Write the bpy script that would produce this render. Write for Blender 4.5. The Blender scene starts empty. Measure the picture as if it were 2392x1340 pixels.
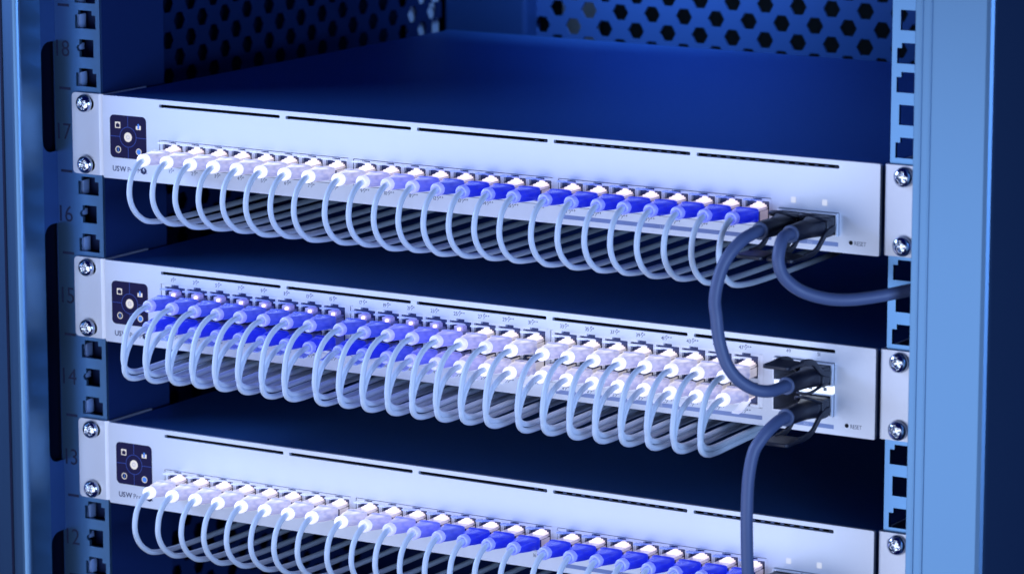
import bpy, bmesh, math, random
from mathutils import Vector, Matrix
from mathutils.geometry import tessellate_polygon

# ------------------------------------------------------------------ camera, world, lamps, exposure
S = 0.001                                   # everything below is written in millimetres
SC = bpy.context.scene
COL = SC.collection

def mm(x, y, z):
    return Vector((x * S, y * S, z * S))

cam_d = bpy.data.cameras.new('camera')
cam = bpy.data.objects.new('camera', cam_d)
COL.objects.link(cam)
YAW, PIT = 0.548036, 0.185233
cam.location = mm(1261.10, -1648.08, 283.09)
cam.rotation_euler = (math.pi / 2 - PIT, 0, YAW)
cam_d.sensor_width = 36.0
cam_d.lens = 9148.98 / 2392 * 36.0
cam_d.clip_start = 0.05
cam_d.clip_end = 50
cam_d.dof.use_dof = True
cam_d.dof.focus_distance = 1.98
cam_d.dof.aperture_fstop = 15
SC.camera = cam

W = bpy.data.worlds.new('World')
SC.world = W
W.use_nodes = True
W.node_tree.nodes['Background'].inputs[0].default_value = (0.0, 0.035, 1.0, 1)
W.node_tree.nodes['Background'].inputs[1].default_value = 0.055

SC.view_settings.view_transform = 'Standard'
SC.view_settings.look = 'None'
SC.view_settings.exposure = 0
SC.view_settings.gamma = 1
SC.render.film_transparent = False
SC.cycles.max_bounces = 8
SC.cycles.diffuse_bounces = 3
SC.cycles.glossy_bounces = 4
SC.cycles.transmission_bounces = 6
SC.cycles.transparent_max_bounces = 8
SC.cycles.sample_clamp_indirect = 4.0
SC.cycles.caustics_reflective = False
SC.cycles.caustics_refractive = False
SC.cycles.use_denoising = True


def area(name, loc, target, sx, sy, power, color, spread=180):
    d = bpy.data.lights.new(name, 'AREA')
    d.shape = 'RECTANGLE'
    d.size, d.size_y = sx * S, sy * S
    d.energy = power
    d.color = color
    d.spread = math.radians(spread)
    o = bpy.data.objects.new(name, d)
    COL.objects.link(o)
    o.location = mm(*loc)
    o.rotation_euler = (mm(*target) - mm(*loc)).to_track_quat('-Z', 'Y').to_euler()
    return o


# soft box that the brushed fronts mirror, one narrower light from the right, one small blue light added inside the cabinet top
area('softbox', (-20, -980, -370), (20, 0, -330), 1120, 760, 6.8, (0.65, 0.74, 0.98))
area('left_fill', (-560, -380, 290), (200, -40, -110), 350, 300, 2.5, (0.34, 0.50, 1.0), 90)  # added fill for the left sides of the cords
area('right_lamp', (1500, -860, -60), (200, 0, -90), 450, 500, 2.0, (0.36, 0.55, 1.0), 60)
area('cabinet_fill', (105, 350, 165), (100, 450, 60), 140, 50, 0.36, (0.28, 0.54, 1.0), 120)

# ------------------------------------------------------------------ materials


def nodes_of(name):
    m = bpy.data.materials.new(name)
    m.use_nodes = True
    nt = m.node_tree
    return m, nt, nt.nodes['Principled BSDF']


def mat(name, col, rough=0.5, metal=0.0, noise=0.0, nscale=400.0, bump=0.0, bscale=3000.0, coat=0.0,
        emit=None, estr=0.0, stretch=(1, 1, 1), spec=0.5):
    m, nt, b = nodes_of(name)
    b.inputs['Base Color'].default_value = (*col, 1)
    b.inputs['Roughness'].default_value = rough
    b.inputs['Metallic'].default_value = metal
    b.inputs['Specular IOR Level'].default_value = spec
    b.inputs['Coat Weight'].default_value = coat
    if emit:
        b.inputs['Emission Color'].default_value = (*emit, 1)
        b.inputs['Emission Strength'].default_value = estr
    if noise or bump:
        tc = nt.nodes.new('ShaderNodeTexCoord')
        mp = nt.nodes.new('ShaderNodeMapping')
        mp.inputs['Scale'].default_value = stretch
        nt.links.new(tc.outputs['Object'], mp.inputs[0])
    if noise:
        n = nt.nodes.new('ShaderNodeTexNoise')
        n.inputs['Scale'].default_value = nscale
        n.inputs['Detail'].default_value = 4
        nt.links.new(mp.outputs[0], n.inputs['Vector'])
        mr = nt.nodes.new('ShaderNodeMapRange')
        mr.inputs['To Min'].default_value = rough - noise
        mr.inputs['To Max'].default_value = rough + noise
        nt.links.new(n.outputs['Fac'], mr.inputs['Value'])
        nt.links.new(mr.outputs[0], b.inputs['Roughness'])
    if bump:
        n2 = nt.nodes.new('ShaderNodeTexNoise')
        n2.inputs['Scale'].default_value = bscale
        n2.inputs['Detail'].default_value = 3
        nt.links.new(mp.outputs[0], n2.inputs['Vector'])
        bp = nt.nodes.new('ShaderNodeBump')
        bp.inputs['Strength'].default_value = bump
        bp.inputs['Distance'].default_value = 0.0002
        nt.links.new(n2.outputs['Fac'], bp.inputs['Height'])
        nt.links.new(bp.outputs[0], b.inputs['Normal'])
    return m


M_FRONT = mat('satin_aluminium', (0.80, 0.83, 0.88), 0.46, 0.55, 0.04, 900, 0.10, 6000)
M_CHASSIS = mat('blue_lit_sheet_metal', (0.07, 0.24, 0.62), 0.45, 0.9, 0.05, 500, 0.10, 4000)  # silver metal; the blue light on its tops is put into the colour
M_EAR = mat('ear_metal', (0.78, 0.81, 0.87), 0.50, 0.75, 0.05, 900, 0.10, 5000)
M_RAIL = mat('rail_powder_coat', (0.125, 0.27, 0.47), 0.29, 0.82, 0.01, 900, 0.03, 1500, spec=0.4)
M_CHANNEL = mat('channel_shade_black', (0.002, 0.005, 0.025), 0.6, spec=0.2)  # near black, the darkness inside the slots put into the colour
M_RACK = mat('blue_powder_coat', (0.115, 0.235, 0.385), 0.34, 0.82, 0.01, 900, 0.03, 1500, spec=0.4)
M_WALL = mat('shaded_matt_coat', (0.03, 0.085, 0.25), 0.5, 0.25, 0.03, 900, 0.2, 2500, spec=0.3)  # matt rack paint, the wall's fall into shade put into its colour
M_INNER = mat('shaded_inner_coat', (0.008, 0.025, 0.11), 0.5, 0.0, 0.05, 600, 0.2, 2500, spec=0.3)  # dark inner paint; shade on the side panels is put into it too
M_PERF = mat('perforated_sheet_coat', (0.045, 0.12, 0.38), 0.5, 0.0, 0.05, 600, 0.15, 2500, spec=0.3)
M_BLACK = mat('black_plastic', (0.012, 0.013, 0.018), 0.45)
M_HOLE = mat('hole_shade', (0.003, 0.003, 0.005), 0.8)  # flat near-black fill, the shade inside openings put into the colour
M_GREY = mat('grey_primer', (0.30, 0.29, 0.30), 0.6)
M_PALE = mat('pale_plate_coat', (0.55, 0.65, 0.85), 0.5)
M_NUT = mat('rail_insert_coat', (0.30, 0.45, 0.75), 0.5)
M_POST = mat('shaded_post_coat', (0.022, 0.068, 0.24), 0.5, 0.0, 0.05, 600, 0.15, 2500, spec=0.3)  # darkened by colour in place of the weaker light on the post
M_CHROME = mat('zinc_screw', (0.80, 0.84, 0.90), 0.16, 1.0)
M_SHIELD = mat('port_shield_tin', (0.86, 0.89, 0.95), 0.42, 0.55)
M_CAVITY = mat('cavity_shade', (0.05, 0.075, 0.21), 0.4)
M_CORD = mat('white_cord_jacket', (0.70, 0.77, 0.83), 0.38, 0.0, 0.03, 300, 0.05, 2500)
M_DAC = mat('grey_cable_jacket', (0.085, 0.12, 0.235), 0.5, 0.0, 0.04, 300, 0.12, 3500)
M_DACPLUG = mat('dark_connector_plastic', (0.010, 0.012, 0.025), 0.42, 0.0, 0.05, 500, 0.1, 2500)
M_COLLAR = mat('connector_collar', (0.10, 0.13, 0.22), 0.45)
M_CAGE = mat('cage_steel', (0.88, 0.91, 0.97), 0.38, 0.5)
M_INK = mat('dark_ink', (0.020, 0.030, 0.10), 0.6)
M_FAINTINK = mat('grey_ink', (0.06, 0.07, 0.14), 0.6)
M_BAR = mat('grey_blue_print', (0.30, 0.38, 0.62), 0.5)
M_WHITEINK = mat('white_print', (0.75, 0.80, 0.90), 0.6)
M_RAILINK = mat('rail_ink', (0.006, 0.015, 0.06), 0.6)
M_GLASS = mat('screen_glass', (0.008, 0.008, 0.02), 0.12, 0.0, emit=(0.02, 0.02, 0.10), estr=0.5, spec=0.15)
M_SCRWHITE = mat('screen_white', (0.1, 0.1, 0.1), 0.3, emit=(0.72, 0.70, 0.72), estr=0.95)
M_SCRBLUE = mat('screen_blue', (0.01, 0.05, 0.3), 0.3, emit=(0.06, 0.24, 0.75), estr=0.8)
M_SCRLINE = mat('screen_line', (0.01, 0.02, 0.1), 0.3, emit=(0.02, 0.06, 0.38), estr=0.7)
M_LAMPW = mat('status_lamp', (0.5, 0.5, 0.5), 0.3, emit=(0.80, 0.78, 0.80), estr=0.55)
M_LITWHITE = mat('bezel_glow', (0.8, 0.85, 0.9), 0.4, emit=(0.85, 0.92, 1.0), estr=1.3)
M_LATCH = {}


def glow_mat(name, body, estr, edge, base, alpha=0.0, cloudy=0.0, mid=None):
    """frosted clear plastic with the port light put into its emission, paler at grazing angles, under a translucent, glossy skin"""
    m, nt, b = nodes_of(name)
    b.inputs['Base Color'].default_value = (*base, 1)
    b.inputs['Roughness'].default_value = 0.25
    b.inputs['Coat Weight'].default_value = 0.45
    b.inputs['Coat Roughness'].default_value = 0.12
    b.inputs['Emission Color'].default_value = (*body, 1)
    b.inputs['Emission Strength'].default_value = estr
    if cloudy:
        lw = nt.nodes.new('ShaderNodeLayerWeight')
        lw.inputs['Blend'].default_value = 0.35
        tc = nt.nodes.new('ShaderNodeTexCoord')
        mp = nt.nodes.new('ShaderNodeMapping')
        mp.inputs['Scale'].default_value = (1.6, 0.6, 1.6)
        n = nt.nodes.new('ShaderNodeTexNoise')
        n.inputs['Scale'].default_value = 170
        n.inputs['Detail'].default_value = 2
        nt.links.new(tc.outputs['Object'], mp.inputs[0])
        nt.links.new(mp.outputs[0], n.inputs['Vector'])
        a = nt.nodes.new('ShaderNodeMapRange')
        a.inputs['From Min'].default_value = 0.44
        a.inputs['From Max'].default_value = 0.80
        nt.links.new(lw.outputs['Facing'], a.inputs['Value'])
        c = nt.nodes.new('ShaderNodeMapRange')
        c.inputs['From Min'].default_value = 0.35
        c.inputs['From Max'].default_value = 0.70
        c.inputs['To Min'].default_value = -0.6 * cloudy
        c.inputs['To Max'].default_value = 1.3 * cloudy
        nt.links.new(n.outputs['Fac'], c.inputs['Value'])
        ad = nt.nodes.new('ShaderNodeMath')
        ad.operation = 'ADD'
        ad.use_clamp = True
        nt.links.new(a.outputs[0], ad.inputs[0])
        nt.links.new(c.outputs[0], ad.inputs[1])
        mc = nt.nodes.new('ShaderNodeMix')
        mc.data_type = 'RGBA'
        mc.inputs[6].default_value = (*(mid or tuple(0.6 * v for v in body)), 1)
        mc.inputs[7].default_value = (*body, 1)
        nt.links.new(ad.outputs[0], mc.inputs[0])
        nt.links.new(mc.outputs[2], b.inputs['Emission Color'])
        bp = nt.nodes.new('ShaderNodeBump')
        bp.inputs['Strength'].default_value = 0.8
        bp.inputs['Distance'].default_value = 0.0006
        nt.links.new(n.outputs['Fac'], bp.inputs['Height'])
        nt.links.new(bp.outputs[0], b.inputs['Coat Normal'])
    tr = nt.nodes.new('ShaderNodeBsdfTranslucent')
    tr.inputs['Color'].default_value = (*edge, 1)
    mx = nt.nodes.new('ShaderNodeMixShader')
    mx.inputs[0].default_value = 0.12
    out = nt.nodes['Material Output']
    nt.links.new(b.outputs[0], mx.inputs[1])
    nt.links.new(tr.outputs[0], mx.inputs[2])
    last = mx
    if alpha:
        tp = nt.nodes.new('ShaderNodeBsdfTransparent')
        mx2 = nt.nodes.new('ShaderNodeMixShader')
        mx2.inputs[0].default_value = alpha
        nt.links.new(mx.outputs[0], mx2.inputs[1])
        nt.links.new(tp.outputs[0], mx2.inputs[2])
        last = mx2
    nt.links.new(last.outputs[0], out.inputs['Surface'])
    return m


def emis(name, col, s):
    m, nt, b = nodes_of(name)
    b.inputs['Base Color'].default_value = (0.6, 0.6, 0.6, 1)
    b.inputs['Emission Color'].default_value = (*col, 1)
    b.inputs['Emission Strength'].default_value = s
    return m


# colour steps of the port lights, white (0) to blue (5)
STEP_COL = [(1.0, 0.94, 1.0), (0.82, 0.76, 1.0), (0.52, 0.50, 1.0), (0.26, 0.28, 0.95), (0.11, 0.16, 0.85), (0.025, 0.055, 0.85)]
STEP_STR = [0.80, 0.80, 0.80, 0.80, 0.80, 0.80]
STEP_MID = [(0.13, 0.165, 0.47), (0.12, 0.155, 0.50), (0.09, 0.13, 0.64), (0.035, 0.06, 0.62), (0.008, 0.03, 0.46), (0.001, 0.008, 0.50)]
M_CLEAR = mat('clear_plastic_dark', (0.05, 0.06, 0.16), 0.12, 0.0, spec=0.6)
BOOT, PLUG, PLUG48, COLLAR, LATCH, PLUG_TOP = [], [], [], [], [], []
for k, c in enumerate(STEP_COL):
    w = 1 - k / 5
    BOOT.append(glow_mat('boot_glow', c, STEP_STR[k], tuple(min(1, 0.15 + 0.85 * v) for v in c), tuple(min(1, 0.02 + 0.45 * v) for v in c), 0.10, 0.34, STEP_MID[k]))
    pc = (0.84 + 0.12 * w, 0.72 + 0.14 * w, 0.94)
    PLUG.append(glow_mat('plug_glow', pc, 0.42 + 0.18 * w, pc, (0.5, 0.5, 0.6), 0.0, 0.25))
    qc = (0.95, 0.88, 0.86) if k < 2 else (0.05 + 0.3 * w, 0.07 + 0.3 * w, 0.60)
    PLUG48.append(glow_mat('plug_glow', qc, 0.62 if k < 2 else 0.30, qc, (0.3, 0.3, 0.5), 0.0, 0.25))
    cc = tuple(v * w + u * (1 - w) for v, u in zip((1.0, 0.97, 1.0), (0.10, 0.10, 0.90)))
    COLLAR.append(glow_mat('collar_glow', cc, 0.50 + 0.30 * w, cc, (0.6, 0.65, 0.9)))
    lc = tuple(v * w + u * (1 - w) for v, u in zip((0.80, 0.84, 0.95), (0.03, 0.08, 0.65)))
    LATCH.append(glow_mat('latch_glow', lc, 0.35 + 0.2 * w, lc, (0.5, 0.6, 0.9), 0.25))
    PLUG_TOP.append(emis('lit_plug_top', (1.0, 0.83, 0.86), 0.85))
PLUG_TOP_SMALL = [emis('plug_haze_violet', (0.20, 0.13, 0.80), 0.42), emis('plug_glow_core', (1.0, 0.70, 0.62), 1.7)]  # violet haze and warm spot on lit plugs, as emission

# ------------------------------------------------------------------ mesh helpers


class MB:
    def __init__(self):
        self.v, self.f, self.mi, self.sm = [], [], [], []

    def add(self, verts, faces, mi=0, smooth=False):
        b = len(self.v)
        self.v += [tuple(p) for p in verts]
        for f in faces:
            self.f.append([i + b for i in f])
            self.mi.append(mi)
            self.sm.append(smooth)
        return self

    def box(self, x0, x1, y0, y1, z0, z1, mi=0):
        v = [(x, y, z) for x in (x0, x1) for y in (y0, y1) for z in (z0, z1)]
        f = [(0, 1, 3, 2), (4, 6, 7, 5), (0, 4, 5, 1), (2, 3, 7, 6), (0, 2, 6, 4), (1, 5, 7, 3)]
        return self.add(v, f, mi)

    def sections(self, rings, cap0=True, cap1=True, mi=0, smooth=True):
        n = len(rings[0])
        v = [p for r in rings for p in r]
        f = []
        for i in range(len(rings) - 1):
            for j in range(n):
                a, b_ = i * n + j, i * n + (j + 1) % n
                f.append((a, b_, b_ + n, a + n))
        self.add(v, f, mi, smooth)
        if cap0:
            self.add(rings[0], [list(range(n))[::-1]], mi)
        if cap1:
            self.add(rings[-1], [list(range(n))], mi)
        return self

    def tube(self, pts, r, n=12, mi=0, sub=6, cap=True):
        pts = spline(pts, sub)
        rings = []
        up = None
        for i, p in enumerate(pts):
            t = (pts[min(i + 1, len(pts) - 1)] - pts[max(i - 1, 0)]).normalized()
            if up is None:
                a = Vector((1, 0, 0)) if abs(t.x) < 0.8 else Vector((0, 0, 1))
                up = (a - t * a.dot(t)).normalized()
            else:
                up = (up - t * up.dot(t)).normalized()
            s = t.cross(up)
            rr = r(i / (len(pts) - 1)) if callable(r) else r
            rings.append([p + (up * math.cos(2 * math.pi * k / n) + s * math.sin(2 * math.pi * k / n)) * rr for k in range(n)])
        return self.sections(rings, cap, cap, mi)

    def plate(self, outer, holes, y0, y1, mi=0):
        """flat plate in the x-z plane between depths y0 (front) and y1 (back), with holes"""
        polys = [outer] + list(holes)
        vecs = [[Vector((x, z, 0)) for x, z in p] for p in polys]
        flat = [p for poly in polys for p in poly]
        tris = tessellate_polygon(vecs)
        n = len(flat)
        v = [(x, y0, z) for x, z in flat] + [(x, y1, z) for x, z in flat]
        f = []
        for t in tris:
            a, b_, c = [flat[i] for i in t]
            area2 = (b_[0] - a[0]) * (c[1] - a[1]) - (c[0] - a[0]) * (b_[1] - a[1])
            t = list(t) if area2 > 0 else list(t)[::-1]
            f.append(t)
            f.append([i + n for i in t[::-1]])
        k = 0
        for poly in polys:
            m = len(poly)
            for i in range(m):
                f.append((k + i, k + i + n, k + (i + 1) % m + n, k + (i + 1) % m))
            k += m
        return self.add(v, f, mi)

    def mesh(self, name, mats, off=(0, 0, 0)):
        me = bpy.data.meshes.new(name)
        me.from_pydata([((x - off[0]) * S, (y - off[1]) * S, (z - off[2]) * S) for x, y, z in self.v], [], self.f)
        for m in (mats if isinstance(mats, (list, tuple)) else [mats]):
            me.materials.append(m)
        me.polygons.foreach_set('material_index', self.mi)
        me.polygons.foreach_set('use_smooth', self.sm)
        me.update()
        bm = bmesh.new()
        bm.from_mesh(me)
        bmesh.ops.remove_doubles(bm, verts=bm.verts, dist=1e-7)
        bmesh.ops.recalc_face_normals(bm, faces=bm.faces)
        bm.to_mesh(me)
        bm.free()
        return me

    def build(self, name, mats, parent=None, off=None, bevel=0.0, segs=2, ang=40):
        if off is None:
            off = parent['_o'] if parent is not None and '_o' in parent else (0, 0, 0)
        o = bpy.data.objects.new(name, self.mesh(name, mats, off))
        COL.objects.link(o)
        if parent is not None:
            o.parent = parent
            o['_o'] = tuple(off)
        else:
            o.location = mm(*off)
        if bevel:
            b = o.modifiers.new('bevel', 'BEVEL')
            b.width = bevel * S
            b.segments = segs
            b.limit_method = 'ANGLE'
            b.angle_limit = math.radians(ang)
            b.harden_normals = False
        return o


def spline(pts, sub):
    pts = [Vector(p) for p in pts]
    if sub <= 1 or len(pts) < 3:
        return pts
    out = []
    P = [pts[0] * 2 - pts[1]] + pts + [pts[-1] * 2 - pts[-2]]
    for i in range(1, len(P) - 2):
        a, b, c, d = P[i - 1], P[i], P[i + 1], P[i + 2]
        for k in range(sub):
            t = k / sub
            out.append(0.5 * (2 * b + (c - a) * t + (2 * a - 5 * b + 4 * c - d) * t * t + (3 * b - a - 3 * c + d) * t ** 3))
    out.append(pts[-1])
    return out


def rrect(x0, x1, z0, z1, r, n=4):
    out = []
    for cx, cz, a0 in ((x1 - r, z1 - r, 0), (x0 + r, z1 - r, 90), (x0 + r, z0 + r, 180), (x1 - r, z0 + r, 270)):
        for k in range(n + 1):
            a = math.radians(a0 + 90 * k / n)
            out.append((cx + r * math.cos(a), cz + r * math.sin(a)))
    return out


def circ(cx, cz, r, n=20):
    return [(cx + r * math.cos(2 * math.pi * k / n), cz + r * math.sin(2 * math.pi * k / n)) for k in range(n)]


def thing(name, label, cat, o, group=None):
    e = bpy.data.objects.new(name, None)
    COL.objects.link(e)
    e.location = mm(*o)
    e.empty_display_size = 0.01
    e['label'] = label
    e['category'] = cat
    if group:
        e['group'] = group
    e['_o'] = tuple(o)
    return e


# lettering: each glyph of the built-in sans font turned into a small mesh once
GLYPH = {}


def glyph(ch, bold=0.0):
    key = (ch, bold)
    if key not in GLYPH:
        cu = bpy.data.curves.new('glyph', 'FONT')
        cu.body = ch
        cu.size = 1
        cu.offset = bold
        cu.resolution_u = 3
        ob = bpy.data.objects.new('glyph', cu)
        COL.objects.link(ob)
        bpy.context.view_layer.update()
        dg = bpy.context.evaluated_depsgraph_get()
        me = bpy.data.meshes.new_from_object(ob.evaluated_get(dg))
        vs = [(v.co.x, v.co.y) for v in me.vertices]
        fs = [list(p.vertices) for p in me.polygons]
        bpy.data.objects.remove(ob)
        bpy.data.curves.remove(cu)
        bpy.data.meshes.remove(me)
        x0 = min(v[0] for v in vs)
        x1 = max(v[0] for v in vs)
        GLYPH[key] = ([(x - x0, z) for x, z in vs], fs, x1 - x0)
    return GLYPH[key]


BOLT = [(0.30, 0.92), (0.62, 0.92), (0.47, 0.58), (0.72, 0.58), (0.22, -0.12), (0.36, 0.40), (0.08, 0.40)]


def text(mb, s, x, z, size, y, gap=0.09, bold=0.0, anchor='c', mi=0, sx=1.0):
    """s may hold '~' for the hollow bolt sign and '+' for the small raised plus; returns width"""
    items, w = [], 0
    for ch in s:
        if ch == ' ':
            w += 0.28
            continue
        if ch == '~':
            items.append(('~', w))
            w += 0.66
        elif ch == '+':
            items.append(('+', w))
            w += 0.48
        else:
            g = glyph(ch, bold)
            items.append((ch, w))
            w += g[2] + gap
    x0 = x - (w * size * sx / 2 if anchor == 'c' else 0)
    for ch, u in items:
        if ch == '~':
            n = len(BOLT)
            cx = sum(p[0] for p in BOLT) / n
            cz = sum(p[1] for p in BOLT) / n
            inner = [(cx + (px - cx) * 0.62, cz + (pz - cz) * 0.66) for px, pz in BOLT]
            v = [(x0 + (u + px) * size * sx, y, z + pz * size) for px, pz in BOLT + inner]
            mb.add(v, [(i, (i + 1) % n, n + (i + 1) % n, n + i) for i in range(n)], mi)
        elif ch == '+':
            for a, b, c, d in ((0.02, 0.38, 0.56, 0.63), (0.165, 0.235, 0.42, 0.56), (0.165, 0.235, 0.63, 0.77)):
                v = [(x0 + (u + a) * size * sx, y, z + c * size), (x0 + (u + b) * size * sx, y, z + c * size),
                     (x0 + (u + b) * size * sx, y, z + d * size), (x0 + (u + a) * size * sx, y, z + d * size)]
                mb.add(v, [(0, 1, 2, 3)], mi)
        else:
            vs, fs, gw = glyph(ch, bold)
            mb.add([(x0 + (u + px) * size * sx, y, z + pz * size) for px, pz in vs], fs, mi)
    return w * size * sx


# ------------------------------------------------------------------ the cabinet
ZT, ZB = 170.0, -340.0
rack = thing('server_rack', 'blue steel server rack cabinet with numbered rails and perforated inner walls', 'rack', (229.3, 210, ZB))


def rail(sign, name):
    def X(x):
        return x if sign < 0 else 458.6 - x
    xs = sorted((X(-34.2), X(-3.4)))
    holes = []
    z0 = 45.2 + 44.45 * 2
    pitch = 44.7
    u = 0
    while True:
        top = 0.9 + pitch * (3 - u)
        if top < ZB + 50:
            break
        for dz, kind in ((6.6, 0), (22.0, 1), (37.6, 0)):
            c = top - dz
            if kind == 0:
                h = [(-6.0, c + 2.4), (-8.4, c + 2.4), (-8.4, c + 4.9), (-17.4, c + 4.9), (-17.4, c + 2.4), (-19.6, c + 2.4), (-19.6, c - 4.9), (-6.0, c - 4.9)]
            else:
                h = [(-7.6, c + 4.8), (-17.0, c + 4.8), (-17.0, c + 1.9), (-18.2, c + 1.5), (-19.0, c), (-18.2, c - 1.5), (-17.0, c - 1.9), (-17.0, c - 4.8), (-7.6, c - 4.8)]
            holes.append([(X(a), b) for a, b in h])
        u += 1
    # strip by strip keeps the triangulation clean
    mb = MB()
    hs = sorted(holes, key=lambda h: -h[0][1])
    edges = [ZT]
    for a, b in zip(hs, hs[1:]):
        edges.append((min(p[1] for p in a) + max(p[1] for p in b)) / 2)
    edges.append(ZB)
    for h, zt, zb in zip(hs, edges, edges[1:]):
        mb.plate([(xs[0], zb), (xs[1], zb), (xs[1], zt), (xs[0], zt)], [h], 3.2, 5.2)
    r = mb.build(name, M_RAIL, rack)
    # inner flange running back from the rail's inner edge
    if sign < 0:
        fb = MB()
        fb.box(X(-5.0), X(-3.4), 5.25, 60, ZB, ZT)
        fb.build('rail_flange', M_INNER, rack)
    # second sheet seen through the square holes
    bb = MB()
    for k in range(-7, 4):
        top = 0.9 + pitch * k
        for dz in (6.6, 22.0, 37.6):
            c = top - dz
            a, b = sorted((X(-13.5), X(-21)))
            bb.box(a, b, 14.0, 15.0, c - 6.2, c + 6.0)
    if sign < 0:
        bb.build('rail_backing', M_INNER, rack)
        cb = MB()
        for k in range(-7, 4):
            for dz, kind in ((6.6, 0), (22.0, 1), (37.6, 0)):
                c = 0.9 + pitch * k - dz
                cb.box(-21.6, -18.9 if kind == 0 else -20.4, 7.0, 12.0, c - 5.4 if kind == 0 else c - 1.7, c + 2.2 if kind == 0 else c + 1.7)
        cb.build('cage_nut_strip', M_NUT, rack)
    return r


rl = rail(-1, 'mounting_rail')
rr_ = rail(1, 'mounting_rail')
nb = MB()
for i, n in enumerate(range(21, 8, -1)):
    zc = 22.9 + 44.72 * (18 - n)
    zc = 22.9 - 44.72 * (18 - n)
    text(nb, str(n), -26.9, zc - 4.4, 12.6, 3.05, gap=0.20, sx=0.95)
    nb.box(-30.9, -23.4, 3.0, 3.1, zc - 22.9 + 0.6, zc - 22.9 + 2.0)
nb.build('rail_numbering', M_RAILINK, rl)


def post(sign):
    """front corner post: front face with two fine ridges, rounded inner corner, inner wall running back to the rail"""
    prof = [(-31.4, -9.5), (-31.4, -27.6), (-31.5, -28.6), (-31.9, -29.5), (-32.6, -30.2), (-33.5, -30.75), (-34.5, -31.05), (-34.8, -31.5), (-35.4, -31.5), (-35.7, -31.1),
            (-39.2, -31.1), (-39.5, -31.5), (-40.1, -31.5), (-40.4, -31.1), (-67.0, -31.1), (-69.0, -30.6), (-70.2, -29.4), (-70.7, -27.6), (-70.7, 40)]
    if sign < 0:  # the left one curves gently back towards its outer side
        prof = prof[:7] + [(-36, -31.0), (-40, -30.4), (-46, -29.0), (-54, -26.4), (-62, -23.0), (-68, -19.6), (-70.7, -17), (-70.7, 40)]
    else:
        prof = [(-31.4, -9.5), (-31.4, -30.7), (-31.7, -31.05)] + prof[6:]
    prof += [(-69.2, 40), (-69.2, -15), (-60, -20), (-33.4, -28.3), (-32.9, -26), (-32.9, -9.5)]
    if sign < 0:
        prof = [(x - 1.8, y + (2.2 if y < -12 else 0)) for x, y in prof]

    def X(x):
        return x if sign < 0 else 458.6 - x
    mb = MB()
    r0 = [(X(x), y, ZB) for x, y in prof]
    r1 = [(X(x), y, ZT) for x, y in prof]
    mb.sections([r0, r1], True, True, smooth=False)
    p = mb.build('corner_post', M_RACK, rack)
    # slotted part of the inner wall
    wb = MB()
    wy0, wy1 = -9.5, 3.2
    w0, w1 = (-34.7, -33.2) if sign < 0 else (-32.9, -31.4)
    slots = [(26.5, -33), (-72, -203), (-242, -330), (166, 66)]
    zs = sorted(slots, key=lambda s: -s[0])
    cur = ZT
    for a, b in zs:
        wb.box(*sorted((X(w0), X(w1))), wy0, wy1, a, cur)
        # rounded front corners of the slot
        n = 6
        R = 7.0
        for zc, sg in ((a, -1), (b, 1)):
            v, f = [], []
            pts = [(wy0, zc)] + [(wy0 + R - R * math.cos(t * math.pi / 2 / n), zc + sg * (R - R * math.sin(t * math.pi / 2 / n))) for t in range(n + 1)]
            for x in sorted((X(w0), X(w1))):
                v += [(x, y, z) for y, z in pts]
            m = len(pts)
            f = [list(range(m)), list(range(m, 2 * m))[::-1]] + [(i, (i + 1) % m, m + (i + 1) % m, m + i) for i in range(m)]
            wb.add(v, f)
        cur = b
    wb.box(*sorted((X(w0), X(w1))), wy0, wy1, ZB, cur)
    wb.box(*sorted((X(w0), X(w1))), wy1 + 0.05, wy1 + 1.4, ZB, ZT)
    wb.build('slotted_wall', M_WALL, rack)
    # dark channel behind the slots, with round holes
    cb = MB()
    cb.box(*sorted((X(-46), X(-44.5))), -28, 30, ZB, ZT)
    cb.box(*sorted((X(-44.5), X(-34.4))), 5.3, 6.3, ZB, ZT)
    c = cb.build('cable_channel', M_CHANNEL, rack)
    hb = MB()
    zc = 150
    while zc > ZB:
        ring = [(X(-44.3), -3 + 3.6 * math.cos(k * math.pi / 8), zc + 5.4 * math.sin(k * math.pi / 8)) for k in range(16)]
        hb.add(ring, [list(range(16))])
        zc -= 22.3
    hb.build('channel_hole', M_HOLE, c)
    return p


post(-1)
post(1)
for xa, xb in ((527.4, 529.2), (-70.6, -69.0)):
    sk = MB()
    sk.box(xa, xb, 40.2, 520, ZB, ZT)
    sk.build('side_skin', M_RACK if xa > 0 else M_CHANNEL, rack)  # left skin's darkness behind the holes is put into its colour


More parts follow.
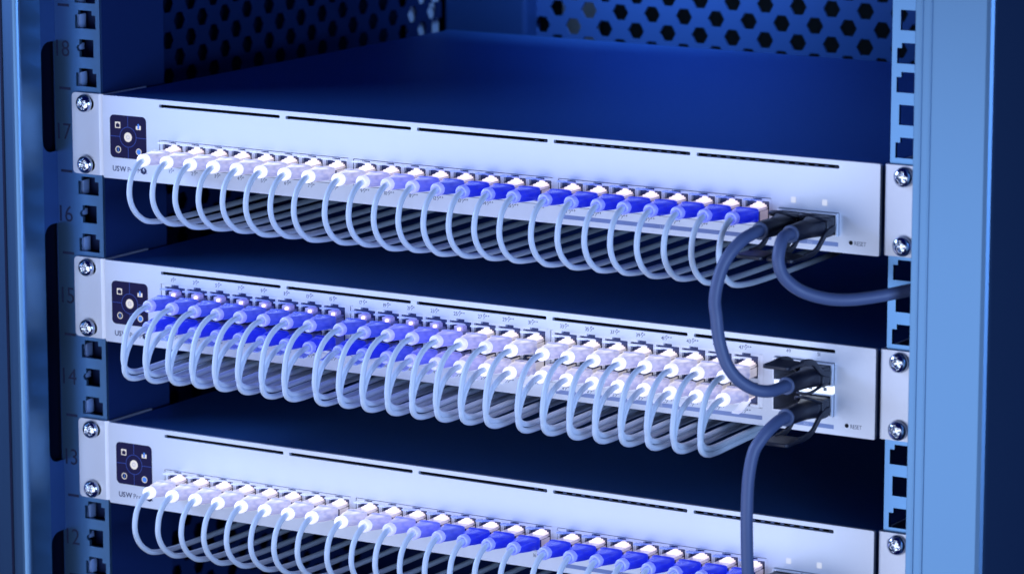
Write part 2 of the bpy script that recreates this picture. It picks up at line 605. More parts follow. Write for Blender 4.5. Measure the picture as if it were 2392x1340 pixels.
def hexsheet(name, a0, a1, z0, z1, ca, cz, dx, dz, R, place, t, material):
    """sheet with staggered hexagonal holes; place(a, z, d) gives the 3D point"""
    mb = MB()
    row = math.ceil((z0 - cz) / dz)
    hz = R * math.sqrt(3) / 2
    while cz + row * dz + dz / 2 <= z1 + dz:
        zc = cz + row * dz
        off = (row % 2) * dx / 2
        zlo, zhi = zc - dz / 2, zc + dz / 2
        k0 = math.floor((a0 - ca - off) / dx) - 1
        k1 = math.ceil((a1 - ca - off) / dx) + 1
        for k in range(k0, k1 + 1):
            c = ca + off + k * dx
            if c - dx / 2 < a0 - dx / 2 or c + dx / 2 > a1 + dx / 2:
                continue
            lo, hi = c - dx / 2, c + dx / 2
            h = [(c + R, zc), (c + R / 2, zc + hz), (c - R / 2, zc + hz), (c - R, zc), (c - R / 2, zc - hz), (c + R / 2, zc - hz)]
            o = [(hi, zc), (hi, zhi), (c + R / 2, zhi), (c - R / 2, zhi), (lo, zhi), (lo, zc), (lo, zlo), (c - R / 2, zlo), (c + R / 2, zlo), (hi, zlo)]
            P = [place(a, z, 0) for a, z in h] + [place(a, z, 0) for a, z in o] + [place(a, z, t) for a, z in h]
            F = [(0, 6, 7, 8, 1), (1, 8, 9, 2), (2, 9, 10, 11, 3), (3, 11, 12, 13, 4), (4, 13, 14, 5), (5, 14, 15, 6, 0)]
            F += [(i, (i + 1) % 6, 16 + (i + 1) % 6, 16 + i) for i in range(6)]
            mb.add(P, F)
        row += 1
    return mb.build(name, material, rack)


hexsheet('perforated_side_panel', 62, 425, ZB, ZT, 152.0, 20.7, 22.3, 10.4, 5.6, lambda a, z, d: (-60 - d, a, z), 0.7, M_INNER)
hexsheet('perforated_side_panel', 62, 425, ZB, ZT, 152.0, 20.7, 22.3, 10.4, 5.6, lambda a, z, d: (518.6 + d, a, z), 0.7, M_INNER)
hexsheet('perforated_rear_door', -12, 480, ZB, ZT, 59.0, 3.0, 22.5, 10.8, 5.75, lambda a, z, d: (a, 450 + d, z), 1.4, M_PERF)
for xa, xb in ((-62, -1.2), (470, 518)):
    pb = MB()
    pb.box(xa, xb, 436, 452, ZB, ZT)
    pb.build('rear_post', M_POST, rack, bevel=3.0, segs=3)
pb = MB()
pb.box(-12, -1.8, 453, 455, ZB, ZT)
pb.build('dark_gap_strip', M_INNER, rack)  # dark strip standing in for the shaded gap beside the door
gb = MB()
gb.box(-12.3, 13.3, 500, 503, ZB, ZT)
gb.build('rear_brace', M_GREY, rack)
kb = MB()
kb.box(-64.5, -63, 396, 432, ZB, ZT)
kb.build('pale_backing_plate', M_PALE, rack)  # added pale plate, makes the rearmost side holes look lit
kb = MB()
kb.box(-69, 527, 518, 521, ZB, ZT)
kb.build('rear_dark_sheet', M_HOLE, rack)  # added black sheet, gives the darkness seen through the door holes
kb = MB()
kb.box(-69, 527, 5, 519, ZB - 3, ZB)
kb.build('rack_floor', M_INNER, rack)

# ------------------------------------------------------------------ switches
PW, PH = 458.6, 44.3


def stepped(cx, ztop, zbot, flip):
    """outline of one jack opening with its stepped latch notch"""
    h = [(-6.45, -5.6), (6.45, -5.6), (6.45, 5.35), (2.4, 5.35), (2.4, 6.5), (-2.4, 6.5), (-2.4, 5.35), (-6.45, 5.35)]
    return [(cx + a, (-b if flip else b) + (ztop + zbot) / 2) for a, b in h]


PORT_MESH = {}


def port_mesh(flip, kind):
    key = (flip, kind)
    if key not in PORT_MESH:
        mb = MB()
        hw = 7.38 if kind == 24 else 7.25
        mb.plate([(-hw, -6.75), (hw, -6.75), (hw, 6.75), (-hw, 6.75)], [stepped(0, 6.75, -6.75, flip)], 0.3, 2.35, 0)
        mb.box(-7.3, 7.3, 2.4, 3.0, -6.7, 6.7, 1)  # shallow dark plate, stands in for the shaded depth of the jack
        plug_top = MB()  # lit stepped top of the plug, built as a glowing part of the jack
        sg = -1 if flip else 1
        d = 0.1 if kind == 24 else (-1.1 if flip else -1.3)      # where the plug sits in the opening
        for w, z0, z1, y0 in ((6.4, 2.52, 3.2, -2.6), (4.4, 3.2, 3.9, -1.2), (1.7, 3.9, 5.0, -0.3)):
            plug_top.box(-w / 2 + 0.8, w / 2 + 0.8, y0, 2.3, *sorted((sg * (z0 + d), sg * (z1 + d))))
        small = MB()
        small.box(-2.6, 2.6, -1.6, 2.3, *sorted((sg * (2.52 + d), sg * (4.4 + d))), 0)
        small.box(0.2, 1.4, -3.2, -1.65, *sorted((sg * (2.52 + d), sg * (3.7 + d))), 1)
        PORT_MESH[key] = (mb.mesh('ethernet_port', [M_SHIELD, M_CAVITY]), plug_top.mesh('plug_top_glow', PLUG_TOP[0]), small.mesh('plug_top_glow', PLUG_TOP_SMALL))
    return PORT_MESH[key]


def link(name, me, parent, loc, m=None):
    o = bpy.data.objects.new(name, me)
    COL.objects.link(o)
    o.parent = parent
    o.location = mm(*loc)
    if m is not None:
        o.material_slots[0].link = 'OBJECT'
        o.material_slots[0].material = m
    return o


def screw(parent, x, z, turn, y=-0.2):
    """pan head cross screw, built as a disc grid with a pressed cross"""
    mb = MB()
    R, hgt = 4.9, 2.9
    nr, na = 16, 56
    rings = []
    ca, sa = math.cos(turn), math.sin(turn)
    for i in range(nr + 1):
        r = R * (1 - i / nr)
        ring = []
        for k in range(na):
            a = 2 * math.pi * k / na
            px, pz = r * math.cos(a), r * math.sin(a)
            h = hgt * math.sqrt(max(0.0, 1 - (r / R) ** 2.2))
            u, w = px * ca + pz * sa, -px * sa + pz * ca
            du, dw = min(abs(u), abs(w)), max(abs(u), abs(w))
            if du < 0.62 and dw < 2.7:
                h -= min(1.7, 2.6 * (2.8 - dw) + 0.2)
            elif du < 1.15 and dw < 1.45:
                h -= 0.9
            ring.append((x + px, y - h, z + pz))
        rings.append(ring)
    mb.sections([[(px, y + 0.6, pz) for px, _, pz in rings[0]]] + rings[:-1], True, True)
    return mb.build('screw', M_CHROME, parent)


def ear(root, side, dx, z0, turns):
    mb = MB()
    X = (lambda x: dx + x) if side < 0 else (lambda x: dx + PW - x)
    # plate with two oblong holes, then a rounded bend running back along the chassis
    zt, zb = z0 + 0.1, z0 - 43.5
    hol = []
    for dz in (5.5, 38.3):
        xa, xb = sorted((X(-15.6), X(-6.4)))
        hol.append(rrect(xa, xb, z0 - dz - 3.6, z0 - dz + 3.6, 3.5, 5))
    x_out, x_in = X(-21.0), X(-3.2)
    sgn = -side  # +1 when the plate runs to the right of its outer edge
    r = 2.2
    xa, xb = sorted((x_out, x_in))
    outl = []
    if side < 0:
        outl = [(xb, zb), (xb, zt)] + [p for p in rrect(xa, xb, zb, zt, r, 4) if p[0] < xa + r + 0.01]
    else:
        outl = [(xa, zt), (xa, zb)]
        rr = rrect(xa, xb, zb, zt, r, 4)
        left = [p for p in rr if p[0] > xb - r - 0.01]
        left.sort(key=lambda p: p[1])
        outl = outl + left
    mb.plate(outl, hol, 0.9, 2.9)
    if side < 0:
        bend = [(X(-3.25), 0.9), (X(-3.0), 0.95), (X(-0.95), 1.95), (X(-0.65), 2.6), (X(-0.55), 3.6), (X(-0.55), 40), (X(-2.0), 40), (X(-2.0), 4.2), (X(-2.3), 3.2), (X(-3.25), 2.9)]
    else:
        bend = [(X(-3.25), 0.9), (X(-2.5), 1.0), (X(-1.95), 1.4), (X(-1.75), 2.2), (X(-1.75), 40), (X(-2.9), 40), (X(-2.9), 3.2), (X(-3.25), 2.9)]
    mb.sections([[(x, y, zb) for x, y in bend], [(x, y, zt) for x, y in bend]], True, True, smooth=False)
    e = mb.build('rack_ear', M_EAR, root)
    bk = MB()
    xa, xb = sorted((X(-19), X(-4)))
    for dz in (5.5, 38.3):
        bk.box(xa, xb, 2.95, 3.1, z0 - dz - 4.6, z0 - dz + 4.6)
    bk.build('screw_slot', M_HOLE, e)
    for dz, t in zip((5.4, 38.2), turns):
        screw(e, X(-12.1), z0 - dz, t)
    return e


SFP_W = 16.0


def switch(label, dx, z0, kind, rnd):
    O = (dx + 229.3, 170, z0 - PH)
    root = thing('network_switch', label, 'network switch', O, 'rack switches with lit ports')
    X = lambda x: dx + x
    Z = lambda z: z0 + z
    # chassis: open-fronted box
    cb = MB()
    x0, x1, y0, y1, za, zb_ = X(0.5), X(PW - 0.5), 2.2, 344.4, Z(-PH + 0.5), Z(-0.35)
    v = [(x0, y0, za), (x1, y0, za), (x1, y0, zb_), (x0, y0, zb_), (x0, y1, za), (x1, y1, za), (x1, y1, zb_), (x0, y1, zb_)]
    cb.add(v, [(0, 4, 5, 1), (3, 2, 6, 7), (0, 3, 7, 4), (1, 5, 6, 2), (4, 7, 6, 5)])
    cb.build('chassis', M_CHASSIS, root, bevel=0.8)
    # front panel with its openings
    if kind == 24:
        groups = [(37.0, 157.2, -21.3, -35.3), (159.9, 278.9, -21.3, -35.3), (281.9, 401.2, -21.3, -35.3)]
        sfps = [(405.0, 421.0, -25.4, -38.0), (421.2, 437.2, -25.4, -38.0)]
        sfpwin = [(404.8, 437.4, -25.2, -36.6)]
        vz = -3.2
    else:
        groups = [(37.2, 156.6, -9.2, -35.8), (158.0, 277.4, -9.2, -35.8), (278.2, 398.2, -9.2, -35.8)]
        sfpwin = [(404.2, 436.9, -9.1, -35.6)]
        vz = -3.6
    holes = []
    vents = [(37.4, 114.5), (118.2, 195.2), (198.8, 275.8), (279.3, 356.3), (359.9, 436.9)]
    for a, b in vents:
        holes.append(rrect(X(a), X(b), Z(vz - 0.85), Z(vz + 0.85), 0.6, 3))
    for a, b, zt, zb in groups + sfpwin:
        holes.append(rrect(X(a), X(b), Z(zb), Z(zt), 0.5, 2))
    fb = MB()
    fb.plate(rrect(X(0), X(PW), Z(-PH), Z(0), 0.7, 3), holes, 0.0, 2.2)
    fb.build('front_panel', M_FRONT, root, bevel=0.35, segs=2)
    vt_off = random.Random(rnd)
    for vi, (a, b) in enumerate(vents):
        vb = MB()
        vb.box(X(a - 1), X(b + 1), 6.0, 6.6, Z(vz - 2.5), Z(vz + 1.5), 0)
        if kind == 24 and vi >= 2:
            n = 14
            for k in range(n):
                c = a + 4 + (b - a - 8) * k / (n - 1)
                if vi == 2 and k < n - 2:
                    continue
                vb.box(X(c), X(c + 1.9), 3.2, 3.5, Z(vz - 0.95), Z(vz - 0.45), 1)
        vb.build('air_vent', [M_HOLE, M_BAR], root)
    ear(root, -1, dx, z0, [vt_off.uniform(0, 1.5), vt_off.uniform(0, 1.5)])
    ear(root, 1, dx, z0, [vt_off.uniform(-.35, .35), vt_off.uniform(-.35, .35)])
    # touch screen
    sx0, sx1, sz0, sz1 = (4.9, 28.7, -32.8, -9.9) if kind == 24 else (4.6, 28.5, -34.0, -10.6)
    sb = MB()
    sb.plate(rrect(X(sx0), X(sx1), Z(sz0), Z(sz1), 2.6, 6), [], -0.15, -0.02)
    scr = sb.build('touch_screen', M_GLASS, root)
    cx, cz = (sx0 + sx1) / 2, (sz0 + sz1) / 2
    lb = MB()
    yl = -0.22
    R1, R0 = 5.5, 5.2
    ring = lambda c_, d_, ro, ri: [circ(X(c_), Z(d_), ro, 36), circ(X(c_), Z(d_), ri, 36)]

    def addring(mb, c_, d_, ro, ri, y=yl):
        n = 36
        a, b = ring(c_, d_, ro, ri)
        mb.add([(x, y, z) for x, z in a + b], [(i, (i + 1) % n, n + (i + 1) % n, n + i) for i in range(n)])

    def rect(mb, a, b, c, d, y=yl, mi=0):
        mb.add([(X(a), y, Z(c)), (X(b), y, Z(c)), (X(b), y, Z(d)), (X(a), y, Z(d))], [(0, 1, 2, 3)], mi)

    addring(lb, cx, cz, R1, R0)
    rect(lb, sx0, cx - R1, cz - .15, cz + .15)
    rect(lb, cx + R1, sx1, cz - .15, cz + .15)
    rect(lb, cx - .15, cx + .15, sz0, cz - R1)
    rect(lb, cx - .15, cx + .15, cz + R1, sz1)
    lb.build('screen_divider', M_SCRLINE, scr)
    hb = MB()
    hb.add([(x, yl - .02, z) for x, z in circ(X(cx), Z(cz), 2.55, 30)], [list(range(30))])
    addring(hb, cx, cz, 0.75, 0.6, yl - 0.06)
    b_ = hb.build('home_button', M_SCRWHITE, scr)
    ib = MB()
    addring(ib, cx, cz, 1.05, 0.85, yl - .06)
    ib.build('button_ring', M_BAR, scr)
    ic = MB()
    ax, az = cx - 6.7, cz + 6.2
    rect(ic, ax - 1.7, ax + 1.7, az - 1.7, az - 1.3)
    rect(ic, ax - 1.7, ax - 1.25, az - 1.3, az + 1.6)
    rect(ic, ax + 1.25, ax + 1.7, az - 1.3, az + 1.6)
    rect(ic, ax - 1.25, ax + 1.25, az + 0.95, az + 1.6)
    rect(ic, ax - 1.25, ax - .7, az + 0.5, az + .95)
    rect(ic, ax + .7, ax + 1.25, az + 0.5, az + .95)
    ic.build('jack_icon', M_SCRWHITE, scr)
    ic = MB()
    ax, az = cx + 6.9, cz + 5.9
    rect(ic, ax - 1.6, ax - .55, az - 1.5, az + .5)
    rect(ic, ax + .55, ax + 1.6, az - 1.5, az + .7)
    rect(ic, ax - .55, ax + .55, az - 1.5, az - 1.1)
    ic.build('chart_icon', M_SCRWHITE, scr)
    ic = MB()
    rect(ic, ax - .5, ax + .5, az - 1.0, az + 1.6)
    ic.build('chart_bar', M_SCRBLUE, scr)
    for (ax, az, full) in ((cx - 6.6, cz - 7.0, 0), (cx + 6.9, cz - 7.4, 1)):
        ic = MB()
        addring(ic, ax, az, 1.8, 1.42)
        ic.build('ring_icon', M_SCRWHITE, scr)
        ic = MB()
        if full:
            ic.add([(x, yl, z) for x, z in circ(X(ax), Z(az), 1.36, 24)], [list(range(24))])
        else:
            rect(ic, ax - .25, ax + .25, az - .95, az + .2)
            rect(ic, ax - .3, ax + .3, az + .5, az + 1.0)
        ic.build('icon_fill', M_SCRBLUE, scr)
    # lettering
    tb = MB()
    tz = -40.0 if kind == 24 else -40.4
    w = text(tb, 'USW', X(6.2), Z(tz), 3.9, -0.05, gap=0.055, bold=0.022, anchor='l')
    text(tb, 'Pro Max', X(6.2) + w + 0.8, Z(tz), 3.7, -0.05, gap=0.09, anchor='l', mi=1)
    bx, bz = X(26.6), Z(tz + 1.35)
    n = 28
    bo = [(bx + (px - .4) * 2.6, bz + (pz - .42) * 2.6) for px, pz in BOLT]
    disc = MB()
    tb.plate(circ(bx, bz, 1.85, n), [bo], -0.05, -0.04)
    tb.build('model_lettering', [M_INK, M_FAINTINK], root)
    rb = MB()
    rb.add([(x, -0.05, z) for x, z in circ(X(443.7), Z(-39.0), 1.05, 20)], [list(range(20))])
    rb.build('reset_hole', M_HOLE, root)
    rb = MB()
    text(rb, 'RESET', X(445.7), Z(-40.1), 2.85, -0.05, gap=0.09, anchor='l', sx=.8)
    rb.build('reset_lettering', M_INK, root)
    # speed bars
    for (a, b, s) in ((284.4, 401.2, '2.5 GbE'), (407.0, 437.0, '10G')) if kind == 24 else ((281.4, 398.0, '2.5 GbE'), (407.2, 436.8, '10G')):
        bb = MB()
        bb.plate(rrect(X(a), X(b), Z(-41.5), Z(-39.4), 0.3, 2), [], -0.05, -0.02)
        bar = bb.build('speed_bar', M_BAR, root)
        bb = MB()
        text(bb, s, X((a + b) / 2 if kind == 24 else (a + b) / 2), Z(-41.15), 1.9, -0.08)
        bb.build('speed_lettering', M_WHITEINK, bar)
    # ports
    pn = MB()
    mn = MB()
    ports = []
    if kind == 24:
        for i in range(24):
            g, k = divmod(i, 8)
            pc = (45.5, 167.6, 289.4)[g] + k * 14.82
            ports.append((pc, -28.4, False, i))
            text(pn, f'{i + 1}~' + ('+' if i < 8 else '++'), X(pc - 0.4), Z(-38.4), 2.7, -0.05, gap=0.07)
    else:
        for i in range(48):
            c, row = divmod(i, 2)
            g, k = divmod(c, 8)
            pc = (46.3, 166.75, 286.9)[g] + k * 14.55
            ports.append((pc, -15.9 if row == 0 else -29.1, row == 1, i))
            n = i + 1
            s = f'{n}~' + ('++' if (25 <= n <= 32 or n >= 41) else '+')
            text(pn, s, X(pc - 0.4), Z(-7.7 if row == 0 else -39.0), 2.7, -0.05, gap=0.07)
        text(mn, '49', X(412.0), Z(-6.6), 2.5, -0.05)
        text(mn, '51', X(428.3), Z(-6.6), 2.5, -0.05)
        text(mn, '50', X(412.0), Z(-38.2), 2.5, -0.05)
        text(mn, '52', X(428.0), Z(-38.2), 2.5, -0.05)
    if kind == 24:
        text(mn, '25', X(413.2), Z(-38.7), 2.5, -0.05)
        text(mn, '26', X(429.2), Z(-38.7), 2.5, -0.05)
    pn.build('port_numbering', M_FAINTINK, root)
    mn.build('module_numbering', M_FAINTINK, root)
    for pc, pz, flip, i in ports:
        me, plug_top, small = port_mesh(flip, kind)
        loc = (X(pc) - O[0], -O[1], Z(pz) - O[2])
        p = link('ethernet_port', me, root, loc)
        st = step_of(kind, i)
        if kind == 24 or st < 2:
            link('plug_top_glow', plug_top, p, (0, 0, 0), PLUG_TOP[st])
        else:
            link('plug_top_glow', small, p, (0, 0, 0))
    # side webs that close the windows around the jacks
    hw = 7.42 if kind == 24 else 7.29
    for gi, (a, b, zt, zb) in enumerate(groups):
        first = (45.5, 167.6, 289.4)[gi] if kind == 24 else (46.3, 166.75, 286.9)[gi]
        last = first + 7 * (14.82 if kind == 24 else 14.55)
        for xa, xb in ((a + .2, first - hw), (last + hw, b - .2)):
            if xb - xa > 0.1:
                wb = MB()
                wb.box(X(xa), X(xb), 0.35, 10, Z(zb + .2), Z(zt - .2))
                wb.build('port_bezel', M_SHIELD, root)
    # small form-factor cages
    if kind == 24:
        cages = [(405.1, 421.0, -25.5, -36.4), (421.3, 437.2, -25.5, -36.4)]
    else:
        cages = [(404.5, 420.3, -9.4, -20.4), (420.8, 436.6, -9.4, -20.4), (404.5, 420.3, -24.4, -35.4), (420.8, 436.6, -24.4, -35.4)]
    for a, b, zt, zb in cages:
        g = MB()
        g.plate([(X(a), Z(zb)), (X(b), Z(zb)), (X(b), Z(zt)), (X(a), Z(zt))], [[(X(a + .7), Z(zb + .7)), (X(b - .7), Z(zb + .7)), (X(b - .7), Z(zt - .7)), (X(a + .7), Z(zt - .7))]], -2.4, 30, 0)
        g.box(X(a + .6), X(b - .6), 30.05, 30.5, Z(zb + .6), Z(zt - .6), 1)
        g.build('module_cage', [M_CAGE, M_CAVITY], root)
    if kind == 24:
        for lx in (412.8, 429.5):
            g = MB()
            g.plate(rrect(X(lx - 1.35), X(lx + 1.35), Z(-22.3), Z(-19.5), 0.3, 2), [], -0.12, -0.02)
            g.build('link_light', M_LAMPW, root)
    else:
        g = MB()
        g.box(X(404.5), X(436.6), -0.3, 0.6, Z(-24.2), Z(-20.6))
        d = g.build('bright_bezel', M_LITWHITE, root)  # LED-lit bezel between cage rows, its brightness put into emission
        for lx in (408, 412.5, 424.2, 432.0):
            g = MB()
            g.box(X(lx - .95), X(lx + .95), -0.42, -0.32, Z(-23.3), Z(-21.5))
            g.build('link_light', M_GREY, d)
    return root, ports, X, Z


def step_of(kind, i):
    if kind == 24:
        return (0, 0, 0, 0, 0, 0, 0, 0, 0, 1, 2, 3, 4)[i] if i < 13 else 5
    c, row = divmod(i, 2)
    if c < 8:
        return 4 if row == 0 else 5
    return (4, 4, 3, 3, 2, 1, 1, 0)[c - 8] if c < 16 and row == 0 else ((5, 5, 4, 3, 2, 1, 0, 0)[c - 8] if c < 16 else 0)


switches = [switch('top silver 24 port switch, white lights at left turning blue at right', 0.0, 0.0, 24, 3),
            switch('middle silver 48 port switch with two rows of plugs, blue fading to white', -0.63, -88.9, 48, 5),
            switch('bottom silver 24 port switch, its lower edge cut off by the frame', 0.0, -177.8, 24, 9)]

# ------------------------------------------------------------------ patch cables


def superell(w, h, e, y, zc, n=28):
    out = []
    for k in range(n):
        a = 2 * math.pi * (k + .5) / n
        c, s = math.cos(a), math.sin(a)
        out.append((math.copysign(abs(c) ** (2 / e), c) * w / 2, y, zc + math.copysign(abs(s) ** (2 / e), s) * h / 2))
    return out


def cable_meshes(flip, path, zoff):
    sg = -1 if flip else 1
    b = MB()
    secs = [(-8.3, 11.9, 6.3, 7, 0), (-8.6, 12.3, 6.8, 7, 0), (-9.6, 12.3, 6.8, 7, 0), (-9.9, 11.8, 6.2, 6, 0), (-12, 11.7, 6.2, 5, 0), (-15, 11.0, 6.3, 4.2, 0), (-17.3, 9.7, 6.4, 3.4, .03), (-19.4, 8.2, 6.4, 2.7, .08), (-21, 7.0, 6.3, 2.2, .12), (-22.2, 6.4, 6.3, 2, .15)]
    b.sections([superell(w, h, e, y, z * sg) for y, w, h, e, z in secs], True, True)
    boot = b.mesh('boot', BOOT[0])
    c = MB()
    rings = [superell(2 * r, 2 * r, 2, y, .2 * sg, 28) for y, r in ((-22.2, 3.2), (-23.0, 3.35), (-25.0, 3.3), (-25.7, 3.1), (-25.8, 2.6), (-25.2, 1.75), (-23.5, 1.6))]
    c.sections(rings, False, True)
    collar = c.mesh('strain_relief', COLLAR[0])
    p = MB()
    p.box(-5.8, 5.8, -8.2, 2.2, *sorted((-3.1 * sg, 1.5 * sg)), 1)
    p.box(-3.9, 4.6, -7.4, 2.2, *sorted((1.52 * sg, 2.5 * sg)))
    p.sections([superell(8.2, 4.2, 3, -8.25, 0), superell(7.4, 3.8, 3, -15, 0), superell(4.4, 3.2, 2, -20.5, 0)], True, True, 2)  # added glowing core inside the boot, shines through its skin
    p.box(5.82, 5.9, -7.9, 0.2, *sorted((-2.9 * sg, 1.4 * sg)))
    for k in range(8):
        xk = -3.6 + k * 1.02
        p.box(xk, xk + 0.45, -1.0, 2.0, *sorted((-3.22 * sg, -3.3 * sg)))
    p.box(4.85, 5.55, -7.4, -1.2, *sorted((1.52 * sg, 2.0 * sg)))
    plug = p.mesh('plug', [PLUG[0], M_CLEAR, COLLAR[0]])
    l = MB()
    za, zb = sorted((3.2 * sg, 4.2 * sg))
    prof = [(2.0, 4.2), (0, 5.0), (-7.5, 6.6), (-10.5, 6.9), (-10.5, 7.6), (-7.5, 7.4), (0, 5.8), (2.0, 5.0)]
    if flip:
        prof = [(y, z + (1.9 if y < -5 else 0.6)) for y, z in prof]
    v0 = [(-2.0, y, z * sg) for y, z in prof]
    v1 = [(2.0, y, z * sg) for y, z in prof]
    l.sections([v0, v1], True, True, smooth=False)
    latch = l.mesh('latch', LATCH[0])
    t = MB()
    t.tube([(x, y, z - zoff) for x, y, z in path], 1.46, 14, sub=6)
    cord = t.mesh('cord', M_CORD)
    return boot, collar, plug, latch, cord


P24 = [(0, -23.5, -28.15), (0, -27, -28.8), (0, -31.8, -31.5), (0, -35.6, -36.2), (0, -37.2, -43.0), (0, -36.2, -48.5), (0, -33.0, -53.6), (0, -28.2, -57.6),
       (0, -21.5, -60.7), (0, -10, -62.3), (0, 10, -62.8), (0, 60, -62.2), (0, 150, -60.0), (0, 260, -54.0), (0, 335, -49.0)]
PUP = [(0, -22.0, -17.0), (0, -27.5, -17.2), (0, -32.8, -18.6), (0, -38.6, -22.2), (0, -43.0, -28.0), (0, -45.3, -35.6), (0, -45.8, -42.6), (0, -43.6, -47.0), (0, -37.6, -49.6),
       (0, -28.0, -50.2), (0, -8, -49.6), (0, 20, -48.9), (0, 90, -48.2), (0, 200, -47.6), (0, 330, -47.0)]
PLO = [(0, -22.8, -27.9), (0, -28.4, -28.4), (0, -34.4, -30.5), (0, -39.8, -34.2), (0, -43.2, -39.4), (0, -44.9, -45.2), (0, -43.4, -49.7), (0, -38.2, -52.4),
       (0, -29.0, -53.2), (0, -10, -52.6), (0, 20, -51.8), (0, 90, -51.2), (0, 200, -50.6), (0, 330, -50.0)]
P24 = [(x, y - (1.0 if y < -20 else 0), z) for x, y, z in P24]
KINDS = {'s': cable_meshes(False, P24, -28.3), 'u': cable_meshes(False, PUP, -17.15), 'l': cable_meshes(True, PLO, -28.0)}
ZC = {'s': -28.3, 'u': -17.15, 'l': -28.0}
NTH = ['', 'first', 'second', 'third', 'fourth', 'fifth', 'sixth', 'seventh', 'eighth', 'ninth', 'tenth', 'eleventh', 'twelfth', 'thirteenth', 'fourteenth',
       'fifteenth', 'sixteenth', 'seventeenth', 'eighteenth', 'nineteenth', 'twentieth', 'twenty-first', 'twenty-second', 'twenty-third', 'twenty-fourth']
GLOWNAME = ['white', 'pale lilac', 'lavender', 'violet', 'violet blue', 'deep blue']
RND = random.Random(4)
for si, (root, ports, X, Z) in enumerate(switches):
    kind = 48 if si == 1 else 24
    for pc, pz, flip, i in ports:
        st = step_of(kind, i)
        if kind == 24:
            key = 's'
            lab = f'white patch cable with {GLOWNAME[st]} plug, {NTH[i + 1]} from left on {("top", "", "bottom")[si]} switch'
            grp = f'looped patch cables of the {("top", "", "bottom")[si]} switch'
        else:
            key = 'l' if flip else 'u'
            lab = f'white patch cable with {GLOWNAME[st]} plug, {NTH[i // 2 + 1]} from left in {("upper", "lower")[i % 2]} row of middle switch'
            grp = f'looped patch cables in the {("upper", "lower")[i % 2]} row of the middle switch'
        o = (X(pc) + RND.uniform(-.12, .12), 0, Z(ZC[key]))
        t = thing('patch_cable', lab, 'patch cable', o, grp)
        boot, collar, plug, latch, cord = KINDS[key]
        sh = {'u': 1.4, 'l': 0.7, 's': -1.2}[key]                      # how far out of the jack the boot sits
        bo = link('boot', boot, t, (0, sh, 0), BOOT[st])
        link('strain_relief', collar, bo, (0, 0, 0), COLLAR[st])
        pl = link('plug', plug, t, (0, 0, 0), (PLUG if kind == 24 else PLUG48)[st])
        pl.material_slots[2].link = 'OBJECT'
        pl.material_slots[2].material = COLLAR[st]
        link('latch', latch, pl, (0, 0, 0), LATCH[st])
        co = link('cord', cord, t, (0, 0, 0))
        co.scale = (1, 1 + RND.uniform(-.012, .012), 1 + RND.uniform(-.012, .012))

# ------------------------------------------------------------------ thick uplink cables


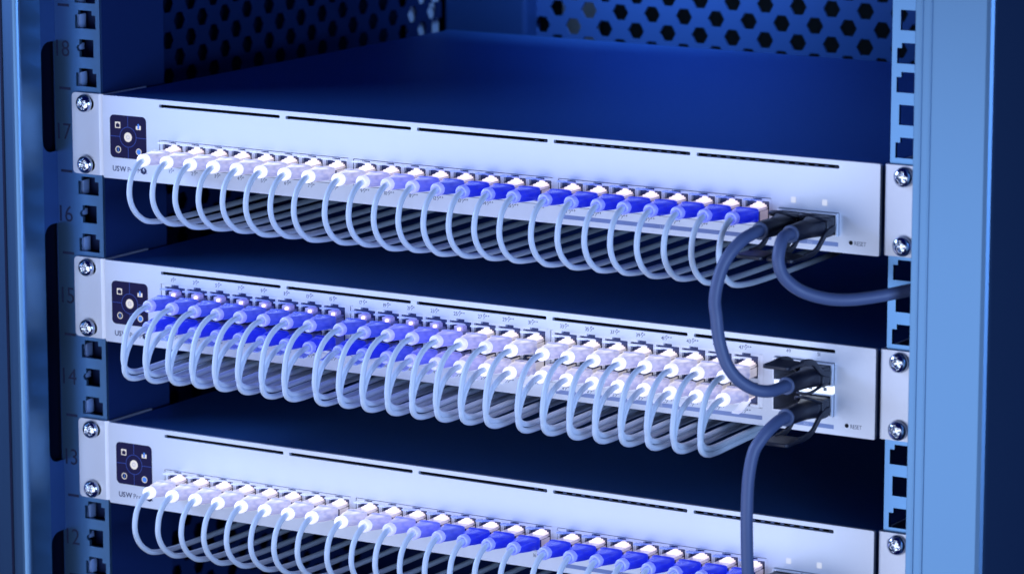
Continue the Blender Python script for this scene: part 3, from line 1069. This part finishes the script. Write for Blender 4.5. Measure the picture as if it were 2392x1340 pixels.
def connector(root, cx, zc, flip):
    """dark module plug with round boot, collar and pull-tab strap"""
    sg = -1 if flip else 1
    b = MB()
    b.box(cx - 6.9, cx + 6.9, -3.0, 24, zc - 4.4, zc + 4.4)
    b.box(cx - 7.0, cx + 7.0, -9.5, -3.0, zc - 5.0, zc + 4.8)
    b.build('module_plug', M_DACPLUG, root, bevel=1.0, segs=3)
    s = MB()
    secs = [(-9.3, 13.0, 9.4, 4), (-12, 11.6, 9.3, 3.2), (-15.5, 9.8, 9.2, 2.3), (-20, 9.2, 9.0, 2), (-33.4, 8.2, 8.2, 2), (-34, 7.6, 7.6, 2)]
    s.sections([[(cx + p[0], p[1], p[2]) for p in superell(w, h, e, y, zc)] for y, w, h, e in secs], True, True)
    bt = s.build('cable_boot', M_DACPLUG, root)
    c = MB()
    c.sections([[(cx + p[0], p[1], p[2]) for p in superell(w, w, 2, y, zc)] for y, w in ((-33.5, 7.9), (-34.0, 8.5), (-35.0, 8.5), (-35.3, 7.6))], True, True)
    c.build('collar', M_COLLAR, bt)
    p = MB()

    def strap(pts, w, t):
        pts = spline(pts, 5)
        for side in (-1, 1):
            rings = []
            for k, q in enumerate(pts):
                d = (pts[min(k + 1, len(pts) - 1)] - pts[max(k - 1, 0)]).normalized()
                nrm = Vector((0, -d.z, d.y))
                xo = cx + side * (7.4 - 1.1 * min(1, k / 8))
                rings.append([(xo - t / 2, *(q + nrm * w / 2)[1:]), (xo + t / 2, *(q + nrm * w / 2)[1:]), (xo + t / 2, *(q - nrm * w / 2)[1:]), (xo - t / 2, *(q - nrm * w / 2)[1:])])
            p.sections(rings, True, True, smooth=False)
    strap([(0, -3.5, zc - 1.0 * sg), (0, -9, zc - 2.2 * sg), (0, -14, zc - 5.2 * sg), (0, -19, zc - 8.8 * sg), (0, -25, zc - 10.4 * sg), (0, -33, zc - 10.8 * sg)], 3.0, 1.3)
    zt = zc - 10.8 * sg
    n = 6
    v = []
    pl = [(cx - 7.3, -30), (cx + 7.3, -30), (cx + 7.3, -44)]
    pl += [(cx + 7.3 - 2.5 + 2.5 * math.cos(k * math.pi / 2 / n), -44 - 2.5 * math.sin(k * math.pi / 2 / n)) for k in range(1, n + 1)]
    pl += [(cx - 7.3 + 2.5 - 2.5 * math.sin(k * math.pi / 2 / n), -44 - 2.5 * math.cos(k * math.pi / 2 / n)) for k in range(0, n + 1)]
    m = len(pl)
    v = [(x, y, zt - .9) for x, y in pl] + [(x, y, zt + .9) for x, y in pl]
    p.add(v, [list(range(m)), list(range(m, 2 * m))[::-1]] + [(k, (k + 1) % m, m + (k + 1) % m, m + k) for k in range(m)])
    p.build('pull_tab', M_DACPLUG, root, bevel=0.4)
    # arched loop over the boot on the latch side
    a = MB()
    a.tube([(cx - 6.6, -6, zc + 3.0 * sg), (cx - 5.8, -13, zc + 4.5 * sg), (cx - 3.6, -17, zc + 6.2 * sg), (cx, -18, zc + 6.8 * sg), (cx + 3.6, -17, zc + 6.2 * sg), (cx + 5.8, -13, zc + 4.5 * sg), (cx + 6.6, -6, zc + 3.0 * sg)], 0.75, 8)
    a.build('release_loop', M_DACPLUG, root)


def uplink(label, ends, path, base):
    t = thing('uplink_cable', label, 'network cable', base, 'thick dark uplink cables')
    for cx, zc, flip in ends:
        connector(t, cx, zc, flip)
    c = MB()
    c.tube(path, 3.0, 20, sub=8)
    c.build('cord', M_DAC, t)
    return t


uplink('thick dark cable arching from the top switch down to the middle switch', [(413.1, -31.0, False), (428.1, -88.9 - 14.9, True)],
       [(413.1, -30, -31), (413.1, -36, -31.0), (412.9, -42, -31.3), (411.4, -49, -33.4), (408.6, -55, -38.6), (406.2, -58.5, -45), (404.8, -61, -53), (404.4, -62.5, -61), (405.6, -63, -68), (407.2, -63, -79),
        (410.6, -62, -90), (415.2, -59, -97.6), (421.0, -54, -102.6), (425.6, -48, -104.2), (427.8, -40, -103.9), (428.1, -35, -103.8), (428.1, -30, -103.8)], (413.1, -3, -31))
uplink('thick dark cable drooping from the top switch rightwards behind the pale post', [(429.3, -31.0, False)],
       [(429.3, -30, -31), (429.3, -36, -31.0), (429.4, -42, -31.6), (430.0, -46.5, -35.2), (430.5, -48.8, -42), (432.6, -47, -49.2), (438.2, -42, -55.6), (447.6, -36, -59.4), (458, -30, -60.2), (469.8, -22, -58.6), (480.3, -14, -56.2), (492, -6, -53), (500, 0, -50)], (429.3, -3, -31))
uplink('thick dark cable hanging from the middle switch down over the bottom switch', [(428.1, -88.9 - 30.2, False)],
       [(428.1, -30, -119.1), (428.1, -36, -119.1), (427.9, -42, -119.6), (426.6, -48.5, -122.4), (424.4, -53, -127), (422.2, -56, -133), (421.3, -58.8, -145), (421.3, -60, -160), (421.4, -60, -172), (421.4, -58.5, -190), (421.6, -54, -215), (422, -48, -250), (423, -42, -290)], (428.1, -3, -119.1))
for cx, w in ((413.1, 'left of the two dark connectors entering the bottom switch by its blue end'), (429.3, 'right of the two dark connectors entering the bottom switch, nearest its right ear')):
    uplink(w, [(cx, -177.8 - 31.0, False)], [(cx, -30, -208.8), (cx, -38, -209), (cx - .5, -48, -213), (cx - 1.5, -55, -225), (cx - 2, -57, -245), (cx - 2, -55, -280)], (cx, -3, -208.8))

for o in bpy.data.objects:
    if '_o' in o:
        del o['_o']
